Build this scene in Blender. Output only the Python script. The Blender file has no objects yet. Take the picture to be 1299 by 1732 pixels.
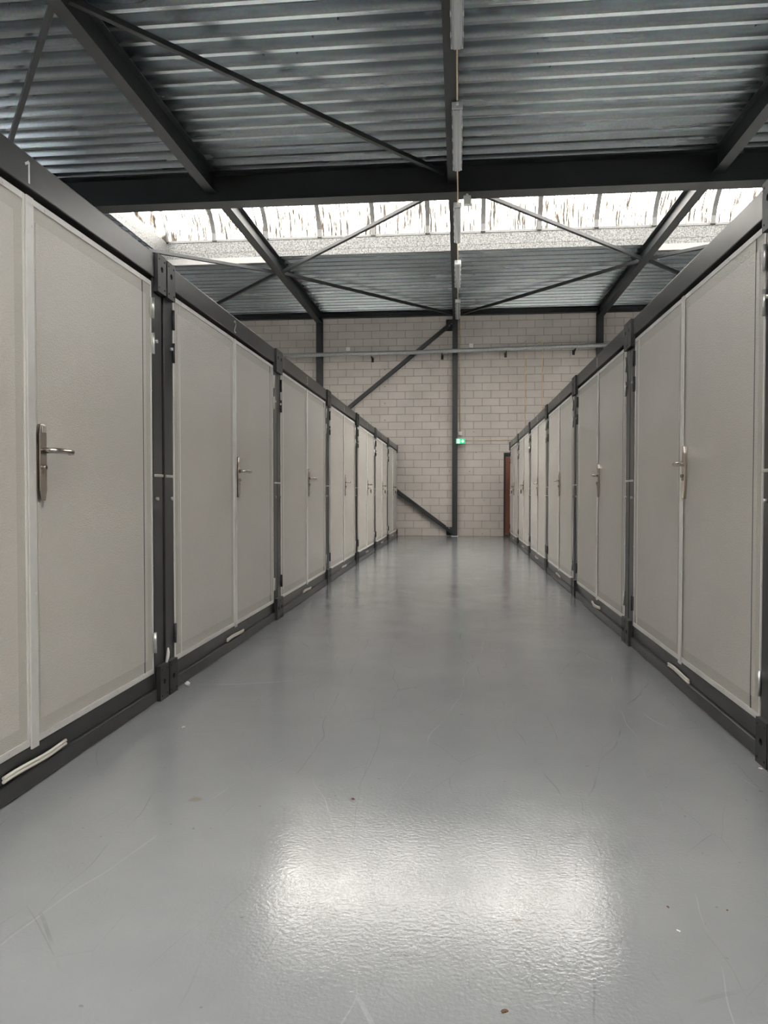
import bpy, bmesh, math, random
from mathutils import Vector, Matrix
random.seed(4)
PI = math.pi
S = bpy.context.scene
C = S.collection

# ------------------------------------------------------------ camera, world, exposure
cam_d = bpy.data.cameras.new('camera')
cam = bpy.data.objects.new('camera', cam_d); C.objects.link(cam)
cam_d.sensor_fit = 'VERTICAL'; cam_d.sensor_height = 24.0
cam_d.lens = 1250.0 / 1732.0 * 24.0
cam_d.clip_start = 0.05; cam_d.clip_end = 200
cam.location = (0, 0, 1.025)
cam.matrix_world = (Matrix.Translation((0, 0, 1.025)) @ Matrix.Rotation(0.1003, 4, 'Z')
                    @ Matrix.Rotation(PI/2 - 0.0245, 4, 'X') @ Matrix.Rotation(0.0006, 4, 'Z'))
S.camera = cam
W = bpy.data.worlds.new('overcast_sky'); S.world = W; W.use_nodes = True
bg = W.node_tree.nodes['Background']
bg.inputs[0].default_value = (1.0, 0.985, 0.970, 1)
bg.inputs[1].default_value = 22.5
S.view_settings.view_transform = 'Standard'
S.view_settings.look = 'None'
S.view_settings.gamma = 1.0
S.view_settings.exposure = 0.36
S.view_settings.use_curve_mapping = False

# ------------------------------------------------------------ materials
MATS = {}
def newmat(name):
    m = bpy.data.materials.new(name); m.use_nodes = True
    nt = m.node_tree; MATS[name] = m
    return m, nt, nt.nodes['Principled BSDF']
def nd(nt, t, **kw):
    n = nt.nodes.new(t)
    for k, v in kw.items():
        if k.startswith('i_'):
            n.inputs[k[2:].replace('_', ' ')].default_value = v
        else: setattr(n, k, v)
    return n
def ramp(nt, src, stops):
    r = nt.nodes.new('ShaderNodeValToRGB')
    cr = r.color_ramp
    while len(cr.elements) < len(stops): cr.elements.new(0.5)
    for e, (p, c) in zip(cr.elements, stops):
        e.position = p; e.color = c if len(c) == 4 else (*c, 1)
    nt.links.new(src, r.inputs[0]); return r
def coords(nt, scale=(1, 1, 1), kind='Object', loc=(0, 0, 0)):
    tc = nt.nodes.new('ShaderNodeTexCoord'); mp = nt.nodes.new('ShaderNodeMapping')
    mp.inputs['Scale'].default_value = scale; mp.inputs['Location'].default_value = loc
    nt.links.new(tc.outputs[kind], mp.inputs[0]); return mp.outputs[0]
def simple(name, col, rough=.5, metal=0., var=.06, nscale=12., bump=0., bscale=200., spec=.5, stretch=(1, 1, 1), bdist=.0015):
    m, nt, b = newmat(name)
    v = coords(nt, stretch)
    n = nd(nt, 'ShaderNodeTexNoise'); n.inputs['Scale'].default_value = nscale; n.inputs['Detail'].default_value = 4
    nt.links.new(v, n.inputs[0])
    lo = tuple(c*(1-var) for c in col); hi = tuple(min(1, c*(1+var)) for c in col)
    r = ramp(nt, n.outputs[0], [(.3, lo), (.7, hi)])
    nt.links.new(r.outputs[0], b.inputs['Base Color'])
    b.inputs['Roughness'].default_value = rough; b.inputs['Metallic'].default_value = metal
    b.inputs['Specular IOR Level'].default_value = spec
    if bump:
        n2 = nd(nt, 'ShaderNodeTexNoise'); n2.inputs['Scale'].default_value = bscale
        n2.inputs['Detail'].default_value = 2
        nt.links.new(v, n2.inputs[0])
        bp = nd(nt, 'ShaderNodeBump'); bp.inputs['Strength'].default_value = bump; bp.inputs['Distance'].default_value = bdist
        nt.links.new(n2.outputs[0], bp.inputs['Height']); nt.links.new(bp.outputs[0], b.inputs['Normal'])
    return m
M_panel = simple('embossed_panel', (.535, .513, .468), .24, var=.03, nscale=1.2, bump=1.0, bscale=200, bdist=.0026, spec=.5)
M_panel_in = simple('embossed_sheet', (.615, .585, .545), .24, var=.035, nscale=1.4, bump=1.0, bscale=200, bdist=.0026, spec=.5)
M_trim = simple('white_edge_trim', (.76, .75, .73), .4, metal=.15, var=.05, nscale=9)
M_frame = simple('anthracite_frame', (.021, .0222, .0235), .30, var=.18, nscale=5, bump=.15, bscale=90, spec=.6)
M_fit = simple('anthracite_casting', (.022, .023, .024), .46, var=.25, nscale=14, bump=.3, bscale=70, spec=.55)
M_steel = simple('painted_steel', (.013, .0155, .0175), .5, var=.12, nscale=4, spec=.5)
M_chrome = simple('brushed_handle', (.50, .455, .41), .22, metal=1, var=.05)
M_zinc = simple('zinc_hardware', (.62, .62, .6), .35, metal=.8, var=.1)
M_black = simple('black_plastic', (.012, .012, .013), .4)
M_cream = simple('cream_tube', (.80, .77, .70), .4, var=.04)
M_decal = simple('pale_number', (.72, .73, .74), .5, var=.06)
M_pvc = simple('conduit_beige', (.62, .49, .32), .5)
M_box = simple('box_plastic', (.72, .72, .70), .45)
M_lampb = simple('lamp_housing', (.50, .51, .52), .4)
M_sidewall = simple('painted_sidewall', (.62, .60, .57), .8)
M_rooftop = simple('container_roof', (.66, .66, .64), .5)
M_doorleaf = simple('brown_door_leaf', (.155, .050, .026), .45, var=.12, nscale=3, stretch=(6, 6, .4))
M_crumb = simple('crumb_brown', (.12, .07, .04), .8)
M_scrap = simple('scrap_white', (.8, .79, .76), .7)
M_glow_w = None

# lamp diffuser
m, nt, b = newmat('lamp_cover')
b.inputs['Base Color'].default_value = (.72, .74, .76, 1); b.inputs['Roughness'].default_value = .18
b.inputs['Transmission Weight'].default_value = .55; b.inputs['IOR'].default_value = 1.3
M_cover = m

# green sign: a lit face
m, nt, b = newmat('exit_green')
b.inputs['Base Color'].default_value = (.02, .42, .17, 1)
b.inputs['Emission Color'].default_value = (.02, .55, .22, 1); b.inputs['Emission Strength'].default_value = .75
M_green = m
m, nt, b = newmat('exit_white')
b.inputs['Base Color'].default_value = (.8, .85, .82, 1)
b.inputs['Emission Color'].default_value = (.75, .95, .85, 1); b.inputs['Emission Strength'].default_value = .9
M_signw = m

# galvanised decking
def deck_material():
    m, nt, b = newmat('galvanised_deck')
    v = coords(nt, (.22, 3.2, 3.2))
    n = nd(nt, 'ShaderNodeTexNoise'); n.inputs['Scale'].default_value = 2.2; n.inputs['Detail'].default_value = 5
    nt.links.new(v, n.inputs[0])
    vo = nd(nt, 'ShaderNodeTexVoronoi'); vo.inputs['Scale'].default_value = 55
    nt.links.new(coords(nt), vo.inputs[0])
    r = ramp(nt, n.outputs[0], [(.3, (.28, .315, .335)), (.55, (.36, .395, .415)), (.78, (.45, .485, .505))])
    mx = nd(nt, 'ShaderNodeMix', data_type='RGBA', blend_type='MULTIPLY'); mx.inputs[0].default_value = .22
    nt.links.new(r.outputs[0], mx.inputs[6]); nt.links.new(vo.outputs['Color'], mx.inputs[7])
    nt.links.new(mx.outputs[2], b.inputs['Base Color'])
    b.inputs['Metallic'].default_value = .88
    r2 = ramp(nt, n.outputs[0], [(.3, (.20,)*3), (.7, (.30,)*3)])
    nt.links.new(r2.outputs[0], b.inputs['Roughness'])
    return m
M_deck = deck_material()

def spangle(name, a, c, metal=.4, rough=.45, sc=26.):
    m, nt, b = newmat(name)
    vo = nd(nt, 'ShaderNodeTexNoise'); vo.inputs['Scale'].default_value = sc; vo.inputs['Detail'].default_value = 3
    vo.inputs['Roughness'].default_value = .75
    nt.links.new(coords(nt), vo.inputs[0])
    r = ramp(nt, vo.outputs[0], [(.38, a), (.60, c)])
    nt.links.new(r.outputs[0], b.inputs['Base Color'])
    b.inputs['Metallic'].default_value = metal; b.inputs['Roughness'].default_value = rough
    return m
M_curb = spangle('galvanised_curb', (.035, .036, .036), (.155, .158, .156), .2, .5, 40)
M_strip = simple('folded_edge_strip', (.19, .19, .185), .5, metal=.2)
M_pipe = spangle('galvanised_pipe', (.22, .23, .235), (.42, .43, .43), .5, .5, 60)

# glazing: weathered translucent sheet
def glazing():
    m = bpy.data.materials.new('weathered_glazing'); m.use_nodes = True; nt = m.node_tree
    for n in list(nt.nodes): nt.nodes.remove(n)
    out = nd(nt, 'ShaderNodeOutputMaterial'); tr = nd(nt, 'ShaderNodeBsdfTranslucent'); df = nd(nt, 'ShaderNodeBsdfDiffuse')
    mix = nd(nt, 'ShaderNodeMixShader'); mix.inputs[0].default_value = .12
    n = nd(nt, 'ShaderNodeTexNoise'); n.inputs['Scale'].default_value = 1; n.inputs['Detail'].default_value = 3; n.inputs['Roughness'].default_value = .65
    nt.links.new(coords(nt, (40, 2.4, 2.4)), n.inputs[0])
    n2 = nd(nt, 'ShaderNodeTexNoise'); n2.inputs['Scale'].default_value = 1; n2.inputs['Detail'].default_value = 2
    nt.links.new(coords(nt, (3, 1.2, 1.2)), n2.inputs[0])
    r = ramp(nt, n.outputs[0], [(.40, (.014, .012, .01)), (.475, (.07, .06, .047)), (.53, (.93, .92, .90))])
    r2 = ramp(nt, n2.outputs[0], [(.3, (.80, .77, .70)), (.6, (1, 1, 1))])
    mx = nd(nt, 'ShaderNodeMix', data_type='RGBA', blend_type='MULTIPLY'); mx.inputs[0].default_value = 1
    nt.links.new(r.outputs[0], mx.inputs[6]); nt.links.new(r2.outputs[0], mx.inputs[7])
    nt.links.new(mx.outputs[2], tr.inputs[0]); nt.links.new(mx.outputs[2], df.inputs[0])
    nt.links.new(tr.outputs[0], mix.inputs[1]); nt.links.new(df.outputs[0], mix.inputs[2])
    nt.links.new(mix.outputs[0], out.inputs[0])
    return m
M_glaze = glazing()
m = bpy.data.materials.new('added_window_pane'); m.use_nodes = True; nt = m.node_tree  # pane of the added side windows, lets extra daylight in
tr_ = nt.nodes.new('ShaderNodeBsdfTranslucent'); tr_.inputs[0].default_value = (.36, .37, .38, 1)
nt.links.new(tr_.outputs[0], nt.nodes['Material Output'].inputs[0]); M_sidepane = m
M_bar = simple('glazing_bar_aluminium', (.11, .11, .108), .5, metal=.3)

# block wall
def block_wall():
    m, nt, b = newmat('concrete_block_wall')
    tc = nd(nt, 'ShaderNodeTexCoord'); sp = nd(nt, 'ShaderNodeSeparateXYZ'); cb = nd(nt, 'ShaderNodeCombineXYZ')
    ad = nd(nt, 'ShaderNodeMath', operation='ADD'); ad.inputs[1].default_value = .2625
    nt.links.new(tc.outputs['Object'], sp.inputs[0]); nt.links.new(sp.outputs[0], ad.inputs[0])
    nt.links.new(ad.outputs[0], cb.inputs[0]); nt.links.new(sp.outputs[2], cb.inputs[1])
    br = nd(nt, 'ShaderNodeTexBrick'); br.offset = .5; br.offset_frequency = 2; br.squash = 1
    br.inputs['Scale'].default_value = 1; br.inputs['Mortar Size'].default_value = .0055
    br.inputs['Mortar Smooth'].default_value = .25; br.inputs['Bias'].default_value = 0
    br.inputs['Brick Width'].default_value = .415; br.inputs['Row Height'].default_value = .1855
    br.inputs['Color1'].default_value = (.465, .428, .40, 1); br.inputs['Color2'].default_value = (.50, .467, .438, 1)
    br.inputs['Mortar'].default_value = (.235, .205, .183, 1)
    nt.links.new(cb.outputs[0], br.inputs[0])
    n = nd(nt, 'ShaderNodeTexNoise'); n.inputs['Scale'].default_value = 2.2; n.inputs['Detail'].default_value = 6
    nt.links.new(tc.outputs['Object'], n.inputs[0])
    r = ramp(nt, n.outputs[0], [(.3, (.86, .86, .85)), (.7, (1.0, 1.0, 1.0))])
    mx = nd(nt, 'ShaderNodeMix', data_type='RGBA', blend_type='MULTIPLY'); mx.inputs[0].default_value = 1
    nt.links.new(br.outputs[0], mx.inputs[6]); nt.links.new(r.outputs[0], mx.inputs[7])
    nt.links.new(mx.outputs[2], b.inputs['Base Color'])
    b.inputs['Roughness'].default_value = .88
    iv = nd(nt, 'ShaderNodeMath', operation='SUBTRACT'); iv.inputs[0].default_value = 1
    nt.links.new(br.outputs['Fac'], iv.inputs[1])
    bp = nd(nt, 'ShaderNodeBump'); bp.inputs['Strength'].default_value = .8; bp.inputs['Distance'].default_value = .006
    nt.links.new(iv.outputs[0], bp.inputs['Height']); nt.links.new(bp.outputs[0], b.inputs['Normal'])
    return m
M_block = block_wall()

# floor: worn grey epoxy
def floor_mat():
    m, nt, b = newmat('grey_epoxy_floor')
    tc = coords(nt)
    n = nd(nt, 'ShaderNodeTexNoise'); n.inputs['Scale'].default_value = 1.1; n.inputs['Detail'].default_value = 7; n.inputs['Roughness'].default_value = .6
    nt.links.new(tc, n.inputs[0])
    r = ramp(nt, n.outputs[0], [(.3, (.212, .223, .236)), (.7, (.255, .266, .277))])
    col = r.outputs[0]
    def mul(col, fac_socket, c):
        mx = nd(nt, 'ShaderNodeMix', data_type='RGBA', blend_type='MIX')
        nt.links.new(fac_socket, mx.inputs[0]); nt.links.new(col, mx.inputs[6]); mx.inputs[7].default_value = (*c, 1)
        return mx.outputs[2]
    # fine scratches: edges of stretched, warped cells, showing only in patches
    for rot, sc, th, c, k in ((.5, (.9, .22, 1), .0020, (.14, .145, .15), .5), (-.8, (1.2, .25, 1), .0020, (.36, .37, .375), .4),
                              (1.9, (1.6, .3, 1), .0022, (.14, .145, .15), .45), (1.2, (3.5, 1.2, 1), .0035, (.15, .15, .15), .35)):
        wn = nd(nt, 'ShaderNodeTexNoise'); wn.inputs['Scale'].default_value = 1.5; nt.links.new(tc, wn.inputs[0])
        wm = nd(nt, 'ShaderNodeVectorMath', operation='MULTIPLY_ADD'); wm.inputs[1].default_value = (.16, .16, 0)
        nt.links.new(wn.outputs['Color'], wm.inputs[0]); nt.links.new(tc, wm.inputs[2])
        mp = nd(nt, 'ShaderNodeMapping'); mp.inputs['Rotation'].default_value = (0, 0, rot); mp.inputs['Scale'].default_value = sc
        mp.inputs['Location'].default_value = (rot*3, rot*7, 0)
        nt.links.new(wm.outputs[0], mp.inputs[0])
        q = nd(nt, 'ShaderNodeTexVoronoi', feature='DISTANCE_TO_EDGE', voronoi_dimensions='2D'); q.inputs['Scale'].default_value = 1.0
        nt.links.new(mp.outputs[0], q.inputs['Vector'])
        s3 = nd(nt, 'ShaderNodeMath', operation='LESS_THAN'); s3.inputs[1].default_value = th; nt.links.new(q.outputs['Distance'], s3.inputs[0])
        q2 = nd(nt, 'ShaderNodeTexNoise'); q2.inputs['Scale'].default_value = 2.7; q2.inputs['Detail'].default_value = 3
        mp2 = nd(nt, 'ShaderNodeMapping'); mp2.inputs['Location'].default_value = (rot*11, 3, 0); nt.links.new(tc, mp2.inputs[0]); nt.links.new(mp2.outputs[0], q2.inputs[0])
        g = ramp(nt, q2.outputs[0], [(.48, (0, 0, 0)), (.62, (k, k, k))])
        s4 = nd(nt, 'ShaderNodeMath', operation='MULTIPLY'); nt.links.new(s3.outputs[0], s4.inputs[0]); nt.links.new(g.outputs[0], s4.inputs[1])
        col = mul(col, s4.outputs[0], c)
    # specks
    vo = nd(nt, 'ShaderNodeTexNoise'); vo.inputs['Scale'].default_value = 38; vo.inputs['Detail'].default_value = 1; nt.links.new(tc, vo.inputs[0])
    g = ramp(nt, vo.outputs[0], [(.76, (0, 0, 0)), (.80, (.6, .6, .6))]); col = mul(col, g.outputs[0], (.13, .13, .13))
    # stains with places of their own (x, y, radius)
    for sx, sy, rad, c, k in ((-.876, 2.38, .022, (.20, .16, .12), .6), (.143, 1.777, .013, (.12, .11, .09), .8), (.289, 1.812, .022, (.16, .17, .17), .6), (.28, 2.002, .02, (.16, .17, .17), .5)):
        dd = nd(nt, 'ShaderNodeVectorMath', operation='DISTANCE'); nt.links.new(tc, dd.inputs[0]); dd.inputs[1].default_value = (sx, sy, 0)
        ns = nd(nt, 'ShaderNodeTexNoise'); ns.inputs['Scale'].default_value = 30; nt.links.new(tc, ns.inputs[0])
        mm = nd(nt, 'ShaderNodeMath', operation='MULTIPLY_ADD'); nt.links.new(ns.outputs[0], mm.inputs[0]); mm.inputs[1].default_value = rad*1.2
        nt.links.new(dd.outputs['Value'], mm.inputs[2])
        mr = nd(nt, 'ShaderNodeMapRange'); nt.links.new(mm.outputs[0], mr.inputs[0])
        mr.inputs[1].default_value = rad*1.1; mr.inputs[2].default_value = rad*1.8; mr.inputs[3].default_value = k; mr.inputs[4].default_value = 0
        col = mul(col, mr.outputs[0], c)
    nt.links.new(col, b.inputs['Base Color'])
    n3 = nd(nt, 'ShaderNodeTexNoise'); n3.inputs['Scale'].default_value = 2.4; n3.inputs['Detail'].default_value = 8; n3.inputs['Roughness'].default_value = .65
    nt.links.new(tc, n3.inputs[0])
    rr = ramp(nt, n3.outputs[0], [(.3, (.10,)*3), (.72, (.20,)*3)])
    nt.links.new(rr.outputs[0], b.inputs['Roughness'])
    b.inputs['Specular IOR Level'].default_value = .56
    n4 = nd(nt, 'ShaderNodeTexNoise'); n4.inputs['Scale'].default_value = 90; n4.inputs['Detail'].default_value = 2; nt.links.new(tc, n4.inputs[0])
    bp = nd(nt, 'ShaderNodeBump'); bp.inputs['Strength'].default_value = .27; bp.inputs['Distance'].default_value = .002
    nt.links.new(n4.outputs[0], bp.inputs['Height']); nt.links.new(bp.outputs[0], b.inputs['Normal'])
    return m
M_floor = floor_mat()

# ------------------------------------------------------------ mesh helpers
class MB:
    def __init__(s): s.bm = bmesh.new()
    def box(s, x0, x1, y0, y1, z0, z1):
        v = [s.bm.verts.new(p) for p in ((x0,y0,z0),(x1,y0,z0),(x1,y1,z0),(x0,y1,z0),(x0,y0,z1),(x1,y0,z1),(x1,y1,z1),(x0,y1,z1))]
        for f in ((3,2,1,0),(4,5,6,7),(0,1,5,4),(1,2,6,5),(2,3,7,6),(3,0,4,7)): s.bm.faces.new([v[i] for i in f])
        return s
    def tube(s, pts, r, n=10, caps=True):
        pts = [Vector(p) for p in pts]; rings = []
        up = None
        for i, p in enumerate(pts):
            d = (pts[min(i+1, len(pts)-1)] - pts[max(i-1, 0)]).normalized()
            if up is None:
                up = d.orthogonal().normalized()
            up = (up - d*up.dot(d)).normalized(); w = d.cross(up)
            rr = r[i] if isinstance(r, (list, tuple)) else r
            rings.append([s.bm.verts.new(p + up*math.cos(2*PI*k/n)*rr + w*math.sin(2*PI*k/n)*rr) for k in range(n)])
        for a, c in zip(rings, rings[1:]):
            for k in range(n): 
                f = s.bm.faces.new((a[k], a[(k+1) % n], c[(k+1) % n], c[k])); f.smooth = True
        if caps:
            s.bm.faces.new(rings[0][::-1]); s.bm.faces.new(rings[-1])
        return s
    def extrude(s, prof, a, c, up=(0, 0, 1)):
        """sweep a 2D profile (u sideways, v up) from a to c"""
        a, c = Vector(a), Vector(c); d = (c-a).normalized(); up = Vector(up)
        side = d.cross(up).normalized(); up = side.cross(d).normalized()
        r0 = [s.bm.verts.new(a + side*u + up*v) for u, v in prof]; r1 = [s.bm.verts.new(c + side*u + up*v) for u, v in prof]
        n = len(prof)
        for k in range(n): s.bm.faces.new((r0[k], r0[(k+1) % n], r1[(k+1) % n], r1[k]))
        s.bm.faces.new(r0[::-1]); s.bm.faces.new(r1)
        return s
    def plate(s, outer, holes, y0, y1):
        """plate in the xz plane between y0 and y1 with through holes [(x,z,r)]"""
        es = []
        def loop(ps):
            vs = [s.bm.verts.new((x, y0, z)) for x, z in ps]
            return [s.bm.edges.new((vs[i], vs[(i+1) % len(vs)])) for i in range(len(vs))]
        es += loop(outer)
        for hx, hz, hr in holes:
            n = 14 if hr > .009 else 8
            es += loop([(hx + hr*math.cos(2*PI*k/n), hz + hr*1.0*math.sin(2*PI*k/n)) for k in range(n)])
        r = bmesh.ops.triangle_fill(s.bm, use_beauty=True, use_dissolve=False, edges=es)
        fs = [g for g in r['geom'] if isinstance(g, bmesh.types.BMFace)]
        e = bmesh.ops.extrude_face_region(s.bm, geom=fs)
        vs = [g for g in e['geom'] if isinstance(g, bmesh.types.BMVert)]
        bmesh.ops.translate(s.bm, verts=vs, vec=(0, y1-y0, 0))
        return s
    def disc(s, c, axis, r, h, n=10):
        c = Vector(c); return s.tube([c, c + Vector(axis)*h], r, n)
    def build(s, name, mat, parent=None, bevel=0, recalc=True):
        if recalc: bmesh.ops.recalc_face_normals(s.bm, faces=s.bm.faces)
        me = bpy.data.meshes.new(name); s.bm.to_mesh(me); s.bm.free()
        me.materials.append(mat)
        o = bpy.data.objects.new(name, me); C.objects.link(o)
        if parent: o.parent = parent
        if bevel:
            mo = o.modifiers.new('bevel', 'BEVEL'); mo.width = bevel; mo.segments = 2; mo.limit_method = 'ANGLE'
        return o
def empty(name, loc=(0, 0, 0), rz=0):
    o = bpy.data.objects.new(name, None); C.objects.link(o); o.location = loc; o.rotation_euler = (0, 0, rz)
    o.empty_display_size = .1; return o
def tag(o, label=None, cat=None, group=None, kind=None):
    if label: o['label'] = label
    if cat: o['category'] = cat
    if group: o['group'] = group
    if kind: o['kind'] = kind
    return o
def struct(mb, name, mat, bevel=0, parent=None):
    o = mb.build(name, mat, parent, bevel)
    if not parent: o['kind'] = 'structure'
    return o
def IP(w, h, tf=.012, tw=.009):
    a, b_ = w/2, h
    return [(-a, 0), (a, 0), (a, tf), (tw/2, tf), (tw/2, b_-tf), (a, b_-tf), (a, b_), (-a, b_), (-a, b_-tf), (-tw/2, b_-tf), (-tw/2, tf), (-a, tf)]
CH = {}
def children_index():
    CH.clear()
    for o in bpy.data.objects:
        if o.parent: CH.setdefault(o.parent.name, []).append(o)
def copy_tree(o, parent=None):
    c = o.copy(); C.objects.link(c)
    if parent: c.parent = parent
    for ch in CH.get(o.name, []): copy_tree(ch, c)
    return c

# ------------------------------------------------------------ setting
XW = 8.6; YB = -6.4; YW = 18.07; ZR = 5.45
struct(MB().box(-XW, XW, YB, YW+.2, -.2, 0), 'floor', M_floor)
# back wall with door opening
DX0, DX1, DZ = 1.086, 2.10, 2.02
w = MB()
w.box(-XW, DX0, YW, YW+.2, 0, 5.62); w.box(DX1, XW, YW, YW+.2, 0, 5.62); w.box(DX0, DX1, YW, YW+.2, DZ, 5.62)
wb = struct(w, 'wall_back', M_block)
for i, z in enumerate((1.62, 2.02, 2.42, 2.83, 3.24, 3.65, 4.06)):
    MB().disc((-1.80, YW+.0, z), (0, -1, 0), .012, .004, 8).build('anchor_hole', M_black, wb)
for x, z in ((.42, 2.03), (.27, 1.57), (.62, .87), (.58, .06), (-.22, 1.58), (.36, 2.53), (1.0, 1.3)):
    MB().disc((x, YW+.0, z), (0, -1, 0), .010, .004, 8).build('anchor_hole', M_black, wb)
WZ0, WZ1, WY0, WY1 = 3.6, 4.6, 2.0, 12.4  # unseen window bands added high in both side walls to brighten the hall
for nm, xa, xb, wn in (('wall_left', -XW-.2, -XW, 'added_window_3'), ('wall_right', XW, XW+.2, 'added_window_4')):
    w = MB(); w.box(xa, xb, YB, YW+.2, 0, WZ0); w.box(xa, xb, YB, YW+.2, WZ1, 5.62)
    w.box(xa, xb, YB, WY0, WZ0, WZ1); w.box(xa, xb, WY1, YW+.2, WZ0, WZ1)
    struct(w, nm, M_sidewall)
    g = empty(wn, ((xa+xb)/2, WY0, WZ0)); g['kind'] = 'structure'
    MB().box(-.01, .01, 0, WY1-WY0, 0, WZ1-WZ0).build('pane', M_sidepane, g)
    for k in range(11):
        y = k*(WY1-WY0-.04)/10
        MB().box(-.03, .03, y, y+.04, 0, WZ1-WZ0).build('added_window_bar', M_bar, g)
struct(MB().box(-XW-.2, XW+.2, YB-.2, YB, 0, 5.62), 'wall_front', M_sidewall)
# door in the back wall
d1 = empty('door_1', (DX0, YW, 0)); d1['kind'] = 'structure'
f = MB(); f.box(0, .045, -.02, .14, 0, DZ); f.box(DX1-DX0-.045, DX1-DX0, -.02, .14, 0, DZ); f.box(.045, DX1-DX0-.045, -.02, .14, DZ-.10, DZ)
f.box(.045, DX1-DX0-.045, -.005, .14, 0, .045)
f.build('door_frame', M_black, d1)
MB().box(.047, DX1-DX0-.047, .005, .06, .047, DZ-.102).build('door_leaf', M_doorleaf, d1, .002)

# roof decking: trapezoid ribs running across the hall
SKY = [(10.22, 13.62), (-3.0, .2)]
SX0, SX1 = -5.5, 6.42
def deck(mb, x0, x1, y0, y1, base=7.105, P=.2475, h=.10):
    prof = []
    k = math.floor((y0 - base)/P) - 1
    while True:
        c = base + k*P
        if c - .13 > y1: break
        for dy, z in ((-.062, h), (-.024, 0), (.024, 0), (.062, h)):
            # narrow low rib, wide high flat with a small stiffener groove
            prof.append((c+dy, ZR+z))
        for dy, z in ((.110, h), (.118, h-.012), (.130, h-.012), (.138, h)):
            prof.append((c+dy, ZR+z))
        k += 1
    prof = [p for p in prof if y0 <= p[0] <= y1]
    prof = [(y0, prof[0][1])] + prof + [(y1, prof[-1][1])]
    a = [mb.bm.verts.new((x0, y, z)) for y, z in prof]; b_ = [mb.bm.verts.new((x1, y, z)) for y, z in prof]
    for i in range(len(prof)-1): mb.bm.faces.new((a[i], b_[i], b_[i+1], a[i+1]))
dk = MB()
ys = [YB, SKY[1][0], SKY[1][1], SKY[0][0], SKY[0][1], YW]
for i in (0, 2, 4): deck(dk, -XW, XW, ys[i], ys[i+1])
for (a, c_) in SKY: deck(dk, -XW, SX0, a, c_); deck(dk, SX1, XW, a, c_)
ceil = struct(dk, 'ceiling', M_deck)
ceil.modifiers.new('thick', 'SOLIDIFY').thickness = .004
# small dark fixings through the deck
rr = random.Random(3)
fx = MB()
for k in range(120):
    y = 7.105 + .2475*rr.randint(-3, 11) + rr.choice((-.075, .07)); x = rr.choice((-7, -6, -5, -4.3, -2.3, -1.4, -.5, .9, 1.8, 2.7, 4.2)) + rr.uniform(-.3, .3)
    fx.disc((x, y, ZR+.099), (0, 0, -1), .006, .03, 5)
fx.build('deck_screws', M_steel, ceil)['kind'] = 'stuff'

# barrel skylights
def skylight(name, y0, y1):
    root = empty(name, (0, 0, 0)); root['kind'] = 'structure'
    zc = 5.765; cy = (y0+y1)/2; ry = (y1-y0)/2; rise = .85; N = 18
    cb = MB()
    cb.box(SX0, SX1, y1, y1+.03, ZR-.0, zc); cb.box(SX0, SX1, y0-.03, y0, ZR, zc)
    cb.box(SX0-.03, SX0, y0-.03, y1+.03, ZR, zc); cb.box(SX1, SX1+.03, y0-.03, y1+.03, ZR, zc)
    cb.build('curb', M_curb, root)
    lp = MB(); lp.box(SX0, SX1, y1-.012, y1, zc-.012, zc+.03); lp.build('curb_lip', M_bar, root)
    pts = [(cy - ry*math.cos(PI*i/N), zc + rise*math.sin(PI*i/N)) for i in range(N+1)]
    xs = [SX0] + [-4.57 + 1.0*k for k in range(11)] + [SX1]
    xs = [x for x in xs if SX0 <= x <= SX1]
    for xa, xb in zip(xs, xs[1:]):
        p = MB()
        a = [p.bm.verts.new((xa, y, z)) for y, z in pts]; b_ = [p.bm.verts.new((xb, y, z)) for y, z in pts]
        for i in range(N):
            ff = p.bm.faces.new((a[i], b_[i], b_[i+1], a[i+1])); ff.smooth = True
        p.build('pane', M_glaze, root)
    for x in xs:
        p = MB(); q = []
        for (y, z) in pts:
            n = Vector((0, (y-cy)/ry**2, (z-zc)/rise**2 + 1e-6)).normalized()
            q.append([p.bm.verts.new((x+sx, y - n.y*dn, z - n.z*dn)) for sx, dn in ((-.040, .004), (.040, .004), (.040, .045), (-.040, .045))])
        for r0, r1 in zip(q, q[1:]):
            for k in range(4): p.bm.faces.new((r0[k], r0[(k+1) % 4], r1[(k+1) % 4], r1[k]))
        p.bm.faces.new(q[0]); p.bm.faces.new(q[-1][::-1])
        p.build('glazing_bar', M_bar, root)
    for x in (SX0, SX1):
        p = MB(); v = [p.bm.verts.new((x, y, z)) for y, z in pts]; p.bm.faces.new(v)
        p.build('end_panel', M_glaze, root)
    return root
skylight('window_1', *SKY[0]); skylight('added_window_2', *SKY[1])  # the second is added unseen behind the camera, to brighten the near end
# folded edge strips under the decking beyond the outer beams
t = MB(); t.box(-XW, -3.48, SKY[0][1]-.01, SKY[0][1]+.03, ZR-.11, ZR); struct(t, 'trim_1', M_strip)
t = MB(); t.box(3.40, XW, SKY[0][1]-.01, SKY[0][1]+.03, ZR-.11, ZR); struct(t, 'trim_2', M_strip)

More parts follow.
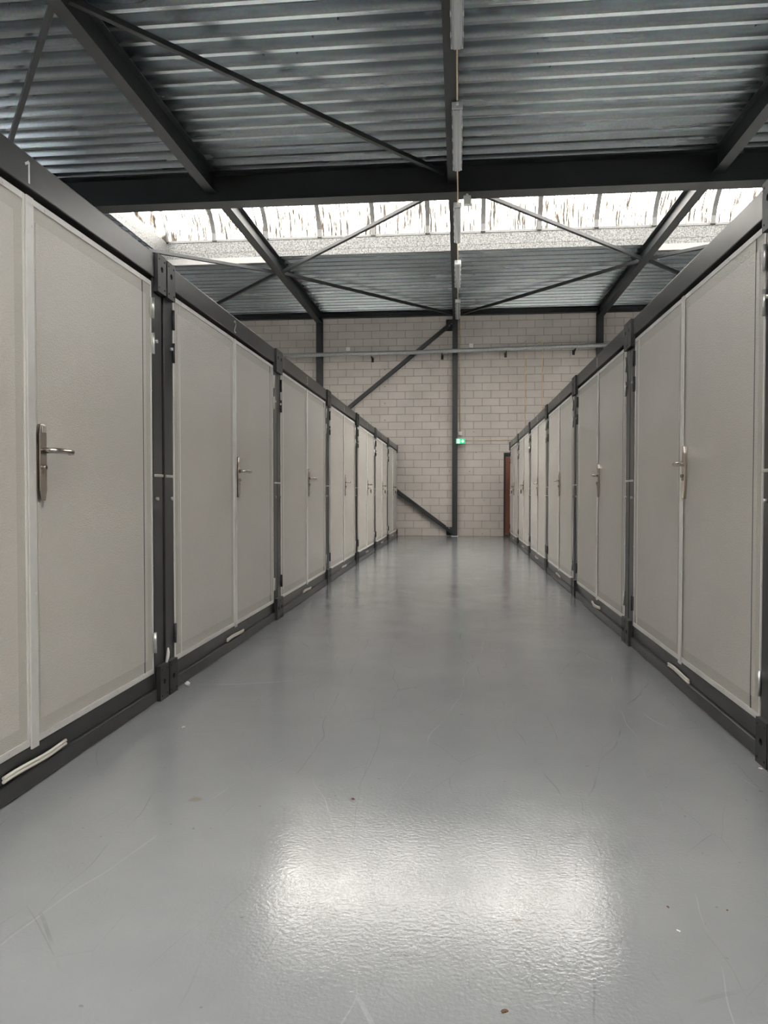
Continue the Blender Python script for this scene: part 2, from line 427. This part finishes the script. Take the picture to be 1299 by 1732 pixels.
# ------------------------------------------------------------ steel work
XL_, XC_, XR_ = -3.40, -.085, 3.315
def steel(name, mb, label, cat, group=None, bevel=0):
    return tag(mb.build(name, M_steel, None, bevel), label, cat, group)
def beamY(x, y0, y1, label, z=5.16, w_=.14):
    m_ = MB(); m_.extrude(IP(w_, ZR-z, .014, .01), (x, y0, z), (x, y1, z))
    return steel('roof_beam', m_, label, 'beam')
PR = 10.03
beamY(XL_, YB+.005, PR-.02, 'long dark steel beam nearest the camera, rising to the upper left corner')
beamY(XC_, YB+.005, PR-.02, 'dark steel beam down the middle of the ceiling in front of the deep crossbeam')
beamY(XR_, YB+.005, PR-.02, 'short dark steel beam at the upper right edge in front of the deep crossbeam')
beamY(XL_, PR+.02, 18.0, 'dark beam crossing under the skylight on the left, ending over the left wall column', 5.20)
beamY(XC_, PR+.02, 18.0, 'dark middle beam crossing under the skylight, carrying the far strip lights', 5.20, .12)
beamY(XR_, PR+.02, 18.0, 'dark beam crossing under the skylight on the right, ending over the right wall column', 5.20)
m_ = MB(); m_.extrude(IP(.26, ZR-5.036, .02, .014), (-XW, PR, 5.01), (XW, PR, 5.01)); steel('crossbeam', m_, 'deep black crossbeam spanning the hall in front of the skylight', 'beam')
m_ = MB(); m_.extrude(IP(.14, .13, .012, .01), (-XW, 17.98, 5.32), (XW, 17.98, 5.32)); steel('edge_beam', m_, 'slim black beam along the top of the block wall', 'beam')
def column(x0, x1, z1, label):
    c_ = MB(); c_.extrude(IP(x1-x0, .15, .010, .008), ((x0+x1)/2, YW-.155, 0.012), ((x0+x1)/2, YW-.155, z1), up=(0, 1, 0))
    o = steel('wall_column', c_, label, 'column')
    MB().box(x0-.02, x1+.02, YW-.18, YW-.002, .0, .012).build('base_plate', M_scrap, o)
    return o
column(-.152, -.026, 5.32, 'dark steel column in the middle of the block wall, beside the exit sign')
column(-3.475, -3.325, 5.32, 'dark steel column on the left of the block wall, rising behind the left container row')
column(3.24, 3.39, 5.32, 'dark steel column on the right of the block wall, rising behind the right container row')
def brace(a, c_, label, s=.055, wall=False):
    m_ = MB(); h = s/2
    L = [(-h, -h), (h, -h), (h, h), (-h, h)]
    m_.extrude(L, a, c_, up=(0, 1, 0) if wall else (0, 0, 1))
    return steel('cross_brace', m_, label, 'brace', bevel=.004)
zb = 5.23
brace((-3.33, 6.12, zb+.02), (-.20, 9.88, zb+.02), 'long thin dark brace crossing the near ceiling towards the middle beam')
brace((-3.47, 6.12, zb), (-6.5, 9.88, zb), 'thin dark brace dropping to the left edge from the near left beam')
brace((-3.33, 13.85, zb), (-.12, 10.2, zb), 'thin brace across the skylight, from left beam up to the middle')
brace((-3.33, 13.95, zb), (-.16, 17.45, zb), 'thin brace under the far decking, from left beam to the wall top centre')
brace((-3.47, 13.85, zb), (-6.8, 11.3, zb), 'thin brace left of the left beam, running towards the skylight end')
brace((-3.47, 13.95, zb), (-6.8, 17.65, zb), 'short visible brace left of the left beam, dropping behind the left containers')
brace((3.24, 13.70, zb), (-.02, 10.2, zb), 'thin brace across the skylight, from right beam up to the middle')
brace((3.24, 13.82, zb), (-.02, 17.55, zb), 'thin brace under the far decking, from right beam to the wall top centre')
brace((3.39, 13.70, zb), (6.8, 11.3, zb), 'thin brace right of the right beam, rising to the right containers')
brace((3.39, 13.82, zb), (6.8, 17.6, zb), 'short brace right of the right beam, dropping behind the right containers')
YBR = YW-.085
def wbrace(a, c_, label):
    o = brace(a, c_, label, .09, True)
    return o
b1 = wbrace((-.13, YBR, 5.17), (-3.32, YBR, 2.62), 'dark diagonal wall brace above the left containers, meeting the middle column top')
MB().box(-.31, -.152, YBR+.05, YBR+.062, 4.96, 5.24).build('gusset_plate', M_steel, b1)
for dx in (.20, .25): MB().disc((-dx+.02, YBR-.045, 5.145-(dx-.16)*.8), (0, -1, 0), .010, .008, 6).build('bolt', M_zinc, b1)
b2 = wbrace((-.16, YBR, .10), (-3.32, YBR, 2.46), 'dark diagonal wall brace low beside the last left container, meeting the column foot')
MB().box(-.29, -.152, YBR+.05, YBR+.062, .02, .22).build('gusset_plate', M_steel, b2)
for dx in (.22, .28): MB().disc((-dx, YBR-.045, .05+dx*.68), (0, -1, 0), .010, .008, 6).build('bolt', M_zinc, b2)

# ------------------------------------------------------------ wall services
pp = tag(MB().tube([(-XW+.01, 17.78, 4.37), (-1.1, 17.78, 4.415), (3.3, 17.78, 4.50), (XW-.01, 17.78, 4.55)], .050, 14).build('wall_pipe', M_pipe),
         'long galvanised pipe running across the block wall above the containers', 'pipe')
for x in (-4.7, -2.15+.05, -.40, 1.12, 2.72, 4.4):
    z = 4.415 + (x+1.1)*.0193
    q = MB(); q.box(x-.012, x+.012, 17.76, YW-.002, z-.075, z-.05); q.extrude([(-.012, 0), (.012, 0), (.012, .02), (-.012, .02)], (x, YW-.005, z-.13), (x, 17.80, z-.075)); q.box(x-.03, x+.03, YW-.012, YW-.001, z-.15, z-.04)
    q.build('pipe_bracket', M_steel, pp)
def ebox(name, x, z, s, label, d=.06):
    o = tag(MB().box(x-s/2, x+s/2, YW-d, YW-.001, z-s/2, z+s/2).build(name, M_box, None, .006), label, 'box')
    MB().disc((x, YW-d, z), (0, -1, 0), s*.12, .004, 8).build('screw', M_zinc, o)
    return o
ebox('junction_box', .30, 4.60, .10, 'small white box above the pipe, right of the middle column')
ebox('junction_box', -2.70, 4.57, .10, 'small white box above the pipe, left half of the wall')
sw = ebox('light_switch', .037, 2.49, .085, 'small white switch above the green exit sign', .05)
def conduit(pts, label, r=.010, clips=()):
    o = tag(MB().tube(pts, r, 8).build('conduit', M_pvc), label, 'conduit')
    for c_ in clips: MB().box(c_[0]-.016, c_[0]+.016, YW-.030, YW-.001, c_[1]-.012, c_[1]+.012).build('clip', M_pvc, o)
    return o
yy = YW-.015
conduit([(.02, yy, 5.30), (.022, yy, 4.8), (.035, yy, 2.53)], 'thin beige conduit beside the middle column down to the switch', clips=[(.03, 3.0), (.028, 3.6), (.026, 4.2)])
conduit([(1.60, yy, 4.70), (1.588, yy, 4.6), (1.585, yy, .4)], 'thin beige conduit dropping down the wall, left one of the pair', clips=[(1.585, z) for z in (2.9, 3.4, 3.9, 4.3)])
conduit([(1.84, yy, 4.58), (1.93, yy, 4.68), (1.99, yy, 4.66), (1.995, yy, 4.55), (1.985, yy, .4)], 'thin beige conduit dropping down the wall, right one with a hooked top', clips=[(1.985, z) for z in (2.9, 3.4, 3.9, 4.3)])
conduit([(.16, yy, 2.315), (1.57, yy, 2.33)], 'horizontal beige conduit running right from the exit sign', clips=[(x, 2.325) for x in (.5, .95, 1.35)])

# exit sign
ex = tag(empty('exit_sign', (.048, YW-.19, 2.292)), 'green emergency exit sign with running figure and arrow beside the column', 'sign')
MB().box(-.108, .108, -.0, .035, -.062, .062).build('sign_housing', M_box, ex, .004)
MB().box(-.104, .104, -.004, -.0005, -.058, .058).build('sign_face', M_green, ex)
pk = MB()
pk.box(-.082, -.022, -.0065, -.0045, -.047, .047)                       # open doorway
pk.build('doorway_symbol', M_signw, ex)
ru = MB()
def stroke(mb, p, q, wd, y0, y1):
    p, q = Vector((p[0], 0, p[1])), Vector((q[0], 0, q[1])); d = (q-p).normalized(); n = Vector((-d.z, 0, d.x))*wd/2
    c4 = [p+n, p-n, q-n, q+n]
    a = [mb.bm.verts.new((v.x, y0, v.z)) for v in c4]; b_ = [mb.bm.verts.new((v.x, y1, v.z)) for v in c4]
    mb.bm.faces.new(a); mb.bm.faces.new(b_[::-1])
    for k in range(4): mb.bm.faces.new((a[k], a[(k+1) % 4], b_[(k+1) % 4], b_[k]))
for p, q, wd in (((-.052, .020), (-.056, -.004), .014), ((-.056, -.004), (-.044, -.020), .009), ((-.044, -.020), (-.052, -.038), .008),
                 ((-.058, -.004), (-.068, -.018), .009), ((-.068, -.018), (-.078, -.022), .008), ((-.05, .018), (-.038, .006), .006), ((-.055, .018), (-.066, .006), .006)):
    stroke(ru, p, q, wd, -.0085, -.0067)
ru.disc((-.047, -.0067, .032), (0, -1, 0), .0075, .0018, 10)
ru.build('running_figure_symbol', M_green, ex)
ar = MB(); stroke(ar, (.010, 0), (.068, 0), .016, -.0065, -.0045); stroke(ar, (.040, .036), (.076, -.002), .016, -.0065, -.0045); stroke(ar, (.040, -.036), (.076, .002), .016, -.0065, -.0045)
ar.build('arrow_symbol', M_signw, ex)
MB().box(-.015, .10, .035, .19-.001, -.012, .012).build('wall_bracket', M_steel, ex)

# ------------------------------------------------------------ strip lights
def strip_light():
    r = empty('strip_light')
    h = MB(); pr = [(-.050, .0), (.050, .0), (.056, -.012), (.056, -.040), (-.056, -.040), (-.056, -.012)]
    h.extrude(pr, (0, 0, 0), (0, 1.50, 0)); h.build('housing', M_lampb, r, .003)
    d = MB(); pr = [(-.054, -.0405), (.054, -.0405), (.046, -.075), (.024, -.090), (.006, -.084), (-.006, -.084), (-.024, -.090), (-.046, -.075)]
    d.extrude(pr, (0, .012, 0), (0, 1.488, 0)); d.build('diffuser', M_cover, r, .002)
    e = MB(); e.box(-.057, .057, -.004, .022, -.072, -.002); e.build('end_cap', M_lampb, r, .004)
    e = MB(); e.box(-.057, .057, 1.478, 1.504, -.072, -.002); e.build('end_cap', M_lampb, r, .004)
    for y in (.16, .45, .75, 1.05, 1.34):
        for s_ in (-1, 1):
            MB().box(min(s_*.056, s_*.060), max(s_*.056, s_*.060), y-.014, y+.014, -.058, -.022).build('clip', M_zinc, r)
    MB().tube([(0, -.003, -.03), (0, -.05, -.03)], [.014, .009], 8).build('cable_gland', M_box, r)
    return r
sl = strip_light(); children_index()
fl = [(5.38, 'strip light on the middle beam at the very top edge of the picture'),
      (7.93, 'second strip light down the middle beam, just before the deep crossbeam'),
      (10.72, 'strip light hanging on the middle beam against the bright skylight'),
      (13.35, 'strip light on the middle beam just beyond the skylight'),
      (16.0, 'farthest strip light on the middle beam, above the block wall')]
for i, (y, lab) in enumerate(fl):
    o = sl if i == 0 else copy_tree(sl)
    o.location = (-.025, y, 5.158 if y < 10 else 5.195); tag(o, lab, 'light', 'strip lights along the middle roof beam')
def cseg(p, lab): 
    return tag(MB().tube(p, .008, 8).build('conduit', M_pvc), lab, 'conduit')
cseg([(-.025, 6.95, 5.135), (-.025, 7.85, 5.135)], 'thin cable conduit linking the two nearest strip lights')
cseg([(-.025, 9.48, 5.12), (-.022, 9.84, 5.10), (-.02, 9.875, 4.99), (-.02, 10.25, 4.985), (-.02, 10.6, 5.15)], 'beige conduit passing under the deep crossbeam between strip lights')
cseg([(-.025, 12.24, 5.17), (-.025, 13.28, 5.17)], 'thin conduit below the skylight edge between strip lights')
cseg([(-.025, 14.87, 5.17), (-.025, 15.93, 5.17)], 'thin conduit between the two farthest strip lights')
jb = tag(MB().box(.055, .155, 9.93, 10.03, 4.86, 4.975).build('junction_box', M_box, None, .008), 'white square sensor box hanging under the deep crossbeam', 'box')
MB().tube([(.105, 9.98, 4.975), (.105, 9.98, 5.009)], .018, 8).build('mounting_stem', M_box, jb)

# ------------------------------------------------------------ storage container
CWD, CH_, CD = 2.345, 2.19, 4.0
hw = CWD/2
def container():
    r = empty('storage_container')
    fr = MB()
    for s_ in (-1, 1):
        a, b_ = sorted((s_*(hw-.118), s_*(hw-.004)))
        for (ya, yb) in ((.010, .12), (CD-.12, CD-.010)): fr.box(a, b_, ya, yb, .05, CH_-.03)
        a, b_ = sorted((s_*(hw-.09), s_*(hw-.004)))
        fr.box(a, b_, .12, CD-.12, 0.004, .14); fr.box(a, b_, .12, CD-.12, CH_-.115, CH_)
    for ya, yb in ((.0, .10), (CD-.10, CD)):
        fr.box(-hw+.11, hw-.11, ya, yb, CH_-.115, CH_)
        fr.box(-hw+.11, hw-.11, ya, yb, 0.004, .066)
    fr.box(-hw+.11, hw-.11, .016, .10, .0665, .140); fr.box(-hw+.11, hw-.11, CD-.10, CD-.016, .0665, .140)
    fr.box(-hw+.118, hw-.118, .055, .10, .1405, .165); fr.box(-hw+.118, hw-.118, .055, .10, 2.04, CH_-.1155)
    fr.build('frame', M_frame, r, .004)
    for s_ in (-1, 1):
        for z0, z1, big in ((0.0, .172, .088), (CH_-.178, CH_+.004, CH_-.062)):
            x0, x1 = sorted((s_*(hw-.102), s_*(hw-.001)))
            xm = (x0+x1)/2
            p = MB()
            p.plate([(x0, z0), (x1, z0), (x1, z1), (x0, z1)], [(xm, big, .0145), (x0+.018, z0+.022, .0055), (x1-.018, z0+.022, .0055), (x0+.018, z1-.022, .0055), (x1-.018, z1-.022, .0055)], -.014, -.002)
            p.box(x0, x1, .006, .115, z0+.003, z1-.003)
            p.box(x0, x0+.008, -.002, .006, z0, z1); p.box(x1-.008, x1, -.002, .006, z0, z1)
            p.box(x0, x1, -.002, .115, z0, z0+.003); p.box(x0, x1, -.002, .115, z1-.003, z1)
            p.build('corner_casting', M_fit, r)
            p = MB(); p.box(x0, x1, CD-.115, CD+.01, z0, z1); p.build('corner_casting', M_fit, r, .003)
    MB().box(-hw+.02, -hw+.06, .12, CD-.12, .14, CH_-.115).build('side_panel', M_panel, r)
    MB().box(hw-.06, hw-.02, .12, CD-.12, .14, CH_-.115).build('side_panel', M_panel, r)
    MB().box(-hw+.12, hw-.12, CD-.07, CD-.03, .14, CH_-.115).build('rear_panel', M_panel, r)
    MB().box(-hw+.06, hw-.06, .10, CD-.10, CH_-.05, CH_-.012).build('roof_panel', M_rooftop, r)
    # doors
    XO = hw-.126; Z0, Z1 = .146, 2.052
    for s_ in (-1, 1):
        xa, xb = (-XO, -.003) if s_ < 0 else (.003, XO)
        dr = MB().box(xa+.001, xb-.001, .014, .054, Z0, Z1).build('door', M_panel, r)
        t = MB(); e = .021
        t.box(xa, xb, .0105, .0138, Z0-.001, Z0+.024); t.box(xa, xb, .0105, .0138, Z1-.021, Z1+.001)
        eo = .014 if s_ < 0 else .012
        t.box(xa, xa+(eo if s_ < 0 else .012), .0105, .0138, Z0+.024, Z1-.021); t.box(xb-(.012 if s_ < 0 else eo), xb, .0105, .0138, Z0+.024, Z1-.021)
        for k in range(5):
            z = Z0+.10+k*(Z1-Z0-.2)/4
            for x in (xa+.006, xb-.006): t.disc((x, .0106, z), (0, -1, 0), .0045, .0018, 7)
        for k in range(4):
            x = xa+.12+k*(xb-xa-.24)/3
            for z in (Z0+.012, Z1-.011): t.disc((x, .0106, z), (0, -1, 0), .0045, .0018, 7)
        t.build('edge_trim', M_trim, dr)
        # raised centre sheet: leaves the flatter margin seen round every leaf
        q = MB(); mg = .062
        q.box(xa+mg, xb-mg, .0122, .0141, Z0+.075, Z1-.075); q.build('door_sheet', M_panel_in, dr, .0012)
        xs_ = xa+.098 if s_ < 0 else xb-.098
        MB().box(xs_-.003, xs_+.003, .0112, .0139, Z0+.024, Z1-.021).build('sheet_joint', M_trim if s_ < 0 else M_bar, dr)
        for z, mt in ((1.925, M_fit), (1.755, M_fit), (.295, M_fit)):
            mt = M_fit if s_ < 0 else M_zinc
            xh = xa-.006 if s_ < 0 else xb+.006
            hg = MB(); hg.tube([(xh, .004, z-.05), (xh, .004, z+.05)], .0075, 8); x0, x1 = sorted((xh, xh - s_*.022)); hg.box(x0, x1, .0065, .0105, z-.048, z+.048)
            hg.build('hinge', mt, dr)
        if s_ > 0:
            cs = MB(); cs.box(-.004, .040, .0035, .0100, Z0-.012, Z1-.001)
            cs.box(-.013, -.008, .0085, .0104, Z0, Z1)
            for k in range(5): cs.disc((.031, .0036, Z0+.10+k*(Z1-Z0-.2)/4), (0, -1, 0), .0055, .002, 8)
            cs.build('cover_strip', M_trim, dr, .0008)
            # escutcheon
            px, w2, za, zb_ = .074, .0215, 1.000, 1.272
            pl = MB()
            outl = [(px-w2, za+.035), (px-w2+.009, za), (px+w2-.009, za), (px+w2, za+.035), (px+w2, zb_-.035), (px+w2-.009, zb_), (px-w2+.009, zb_), (px-w2, zb_-.035)]
            pl.plate(outl, [(px, 1.100, .0062)], -.004, .0120)
            pl.build('handle_plate', M_chrome, dr, .0025)
            cp = MB(); cp.box(px-.013, px+.013, -.0075, -.0042, zb_-.030, zb_-.004)
            cp.build('plate_cap', M_zinc, dr, .002)
            ly = -.052; lz = 1.178
            lv = MB()
            pts = [(px, -.003, lz), (px, -.028, lz), (px+.004, -.042, lz), (px+.014, -.051, lz), (px+.030, ly-.002, lz), (px+.075, ly-.003, lz), (px+.105, ly-.001, lz-.001), (px+.118, ly+.006, lz-.002), (px+.122, ly+.020, lz-.003)]
            lv.tube(pts, [.010, .010, .010, .0098, .0096, .0096, .0096, .0092, .008], 12)
            lv.build('lever', M_chrome, dr)
            lc = MB(); lc.tube([(px, -.004, 1.118), (px, -.014, 1.118)], .0085, 12); lc.box(px-.005, px+.005, -.010, -.0035, 1.095, 1.118)
            lc.build('lock_cylinder', M_chrome, dr)
            MB().box(px-.0014, px+.0014, -.0150, -.0138, 1.112, 1.124).build('keyhole', M_black, dr)
        # post hardware
        xp = s_*(hw-.060)
        tb = MB(); tb.box(xp-.050, xp+.050, .002, .0098, 1.108, 1.121); tb.build('tie_bar', M_zinc, r, .002)
        for z in (1.000, 1.770):
            MB().disc((xp - s_*.028, .0098, z), (0, -1, 0), .009, .014, 6).build('bolt', M_zinc, r)
    return r
box0 = container()
def grip(bend):
    g = MB()
    for dz in (0, .012):
        pts = []
        for i in range(13):
            u = i/12; x = -.18 + .36*u
            pts.append((x, .004 - bend*.012*math.sin(PI*u)**2*(1 if bend else 0), .078 + dz + .004*math.sin(5*u+bend) + (bend*.006*u)))
        g.tube(pts, .0062, 8)
    return g
# outlined digits as bent strokes
def digit_strokes(ch):
    arc = lambda cx, cz, rx, rz, a0, a1, n=9: [(cx+rx*math.cos(math.radians(a0+(a1-a0)*i/n)), cz+rz*math.sin(math.radians(a0+(a1-a0)*i/n))) for i in range(n+1)]
    D = {'1': [[(-.014, .058), (.004, .070), (.008, .074), (.008, 0)]],
         '2': [arc(0, .056, .018, .018, 165, -25) + [(-.018, .003), (.020, .003)]],
         '3': [arc(0, .056, .017, .017, 150, -85) + arc(0, .020, .018, .019, 85, -150)],
         '4': [[(.010, 0), (.010, .074), (-.020, .024), (.020, .024)]],
         '5': [[(.016, .073), (-.013, .073), (-.015, .042)] + arc(0, .024, .018, .022, 125, -150)],
         '6': [arc(.006, .040, .024, .034, 95, 180) + arc(0, .021, .018, .019, 180, 540, 14)],
         '7': [[(-.018, .072), (.018, .072), (-.006, 0)]],
         '8': [arc(0, .055, .015, .017, -90, 270, 14), arc(0, .020, .018, .0185, 90, 450, 14)],
         '9': [arc(0, .053, .018, .019, 0, 360, 14) + arc(-.006, .034, .024, .034, 0, -85)],
         '0': [arc(0, .037, .017, .036, 0, 360, 18)]}
    return D[ch]
def number(txt, parent):
    m_ = MB(); off = -(len(txt)-1)*.025
    for ch in txt:
        for line in digit_strokes(ch):
            for p, q in zip(line, line[1:]):
                if (Vector(p)-Vector(q)).length > 1e-5:
                    stroke(m_, (p[0]+off, p[1]+CH_-.100), (q[0]+off, q[1]+CH_-.100), .0085, -.0012, -.0002)
        off += .05
    return m_.build('number', M_decal, parent)
children_index()
XLf, XRf = -1.471, 1.1535
ordn = ['', 'first', 'second', 'third', 'fourth', 'fifth', 'sixth', 'seventh']
lefts = [1.250, 3.612, 5.955, 8.318, 10.730, 13.100, 15.490]
rights = [.495, 2.848, 5.198, 7.572, 9.921, 12.269, 14.617]
rnum = [None, None, '8', '9', '10', '11', '12']
conts = []
first = True
for i, y0 in enumerate(lefts):
    o = box0 if first else copy_tree(box0); first = False
    o.location = (XLf, y0+hw, 0); o.rotation_euler = (0, 0, PI/2)
    extra = {0: 'nearest one in the left row, numbered 1', 1: 'second in the left row, numbered 2', 2: 'third in the left row, numbered 3',
             6: 'last in the left row, beside the block wall'}.get(i, '%s from the front in the left row' % ordn[i+1])
    tag(o, 'grey panelled storage container with dark frame, ' + extra, 'container', 'storage containers in the left row')
    conts.append((o, str(i+1), i))
for i, y0 in enumerate(rights):
    o = copy_tree(box0)
    o.location = (XRf, y0+hw, 0); o.rotation_euler = (0, 0, -PI/2)
    extra = {0: 'mostly out of frame at the right edge', 1: 'nearest with whole doors, right row', 6: 'last in the right row, beside the brown door'}.get(i, '%s from the front, right row' % ordn[i])
    tag(o, 'grey panelled storage container with dark frame, ' + extra, 'container', 'storage containers in the right row')
    conts.append((o, rnum[i], i+10))
for o, n, i in conts:
    if n: number(n, o)
    g = grip({0: .6, 12: 1.2, 14: 1.0, 3: .5, 5: 1.0}.get(i, 0)).build('threshold_strip', M_cream, o)
    if i == 0: g.location = (.024, 0, .002); g.scale = (1.07, 1, 1)

# keys hanging in the locks of far containers
def key_bunch():
    r = empty('key_bunch')
    k = MB(); k.tube([(0, -.010, 0), (0, -.045, 0)], .004, 6); k.disc((0, -.036, 0), (0, -1, 0), .013, .010, 10); k.build('key', M_zinc, r)
    k = MB(); k.tube([(.0, -.044, -.004), (.022, -.046, -.012), (.036, -.044, -.028)], .002, 6); k.build('key_ring', M_zinc, r)
    k = MB(); k.tube([(.038, -.048, -.045), (.038, -.034, -.045)], .027, 12); k.box(.031, .045, -.046, -.036, -.085, -.050); k.build('key_fob', M_black, r, .002)
    return r
kb = key_bunch(); children_index(); kf = True
for idx, lab in ((4, 'key with black fob hanging from the fifth left container lock'), (5, 'key with black fob hanging from the sixth left container lock'),
                 (6, 'key with black fob in the lock of the last left container'), (15, 'key with black fob hanging in a lock near the far end, right row'),
                 (16, 'key with black fob in the lock of the last right container')):
    c0 = [c for c in conts if c[2] == idx][0][0]
    o = kb if kf else copy_tree(kb); kf = False
    rz = c0.rotation_euler.z
    off = Matrix.Rotation(rz, 3, 'Z') @ Vector((.074, -.006, 0))
    o.location = (c0.location.x+off.x, c0.location.y+off.y, 1.118); o.rotation_euler = (0, 0, rz)
    tag(o, lab, 'key', 'keys left in the container locks')

# ------------------------------------------------------------ scraps on the floor
def scrap(name, x, y, s, mat, label, z=0, seed=0, flat=.4):
    r = random.Random(seed); b = bmesh.new()
    bmesh.ops.create_icosphere(b, subdivisions=2, radius=s)
    for v in b.verts:
        k = 1 + r.uniform(-.35, .35); v.co = Vector((v.co.x*k*1.3, v.co.y*k*.8, (v.co.z*k)*flat))
    zm = min(v.co.z for v in b.verts)
    for v in b.verts: v.co.z -= zm
    mb = MB(); mb.bm.free(); mb.bm = b
    o = mb.build(name, mat); o.location = (x, y, z); o.rotation_euler = (0, 0, r.uniform(0, 3)); tag(o, label, 'debris'); return o
scrap('leaf_crumb', .093, 1.454, .0055, M_crumb, 'small brown crumb on the floor at the bottom of the picture', seed=1)
scrap('paper_flake', -1.196, 3.11, .007, M_scrap, 'tiny white flake on the floor near the first left container joint', seed=2, flat=.25)
scrap('paper_scrap', -1.435, 3.80, .016, M_scrap, 'white scrap on the floor at the foot of the left joint between 1 and 2', seed=3, flat=.7)
scrap('grit_crumb', .52, 1.87, .0035, M_crumb, 'dark speck on the floor, bottom right', seed=4)
scrap('grit_crumb', .662, 1.871, .0030, M_crumb, 'dark speck on the floor, rightmost of the two at lower right', seed=5)
scrap('grit_crumb', -.349, 2.434, .0050, M_crumb, 'dark crumb on the floor left of the bright reflection', seed=6)
scrap('paper_flake', .517, 1.77, .0040, M_scrap, 'tiny pale flake on the floor, lower right beside the reflection', seed=7, flat=.25)
scrap('paper_flake', 1.125, 2.86, .0060, M_scrap, 'small white flake at the foot of the nearest right corner casting', seed=8, flat=.3)
tf = tag(MB().tube([(-1.470, 3.595, .165), (-1.463, 3.598, .20), (-1.458, 3.592, .225), (-1.462, 3.600, .245)], [.006, .009, .008, .004], 8).build('tissue_tuft', M_scrap),
         'white tuft stuck in the post joint above the casting between containers 1 and 2', 'debris')
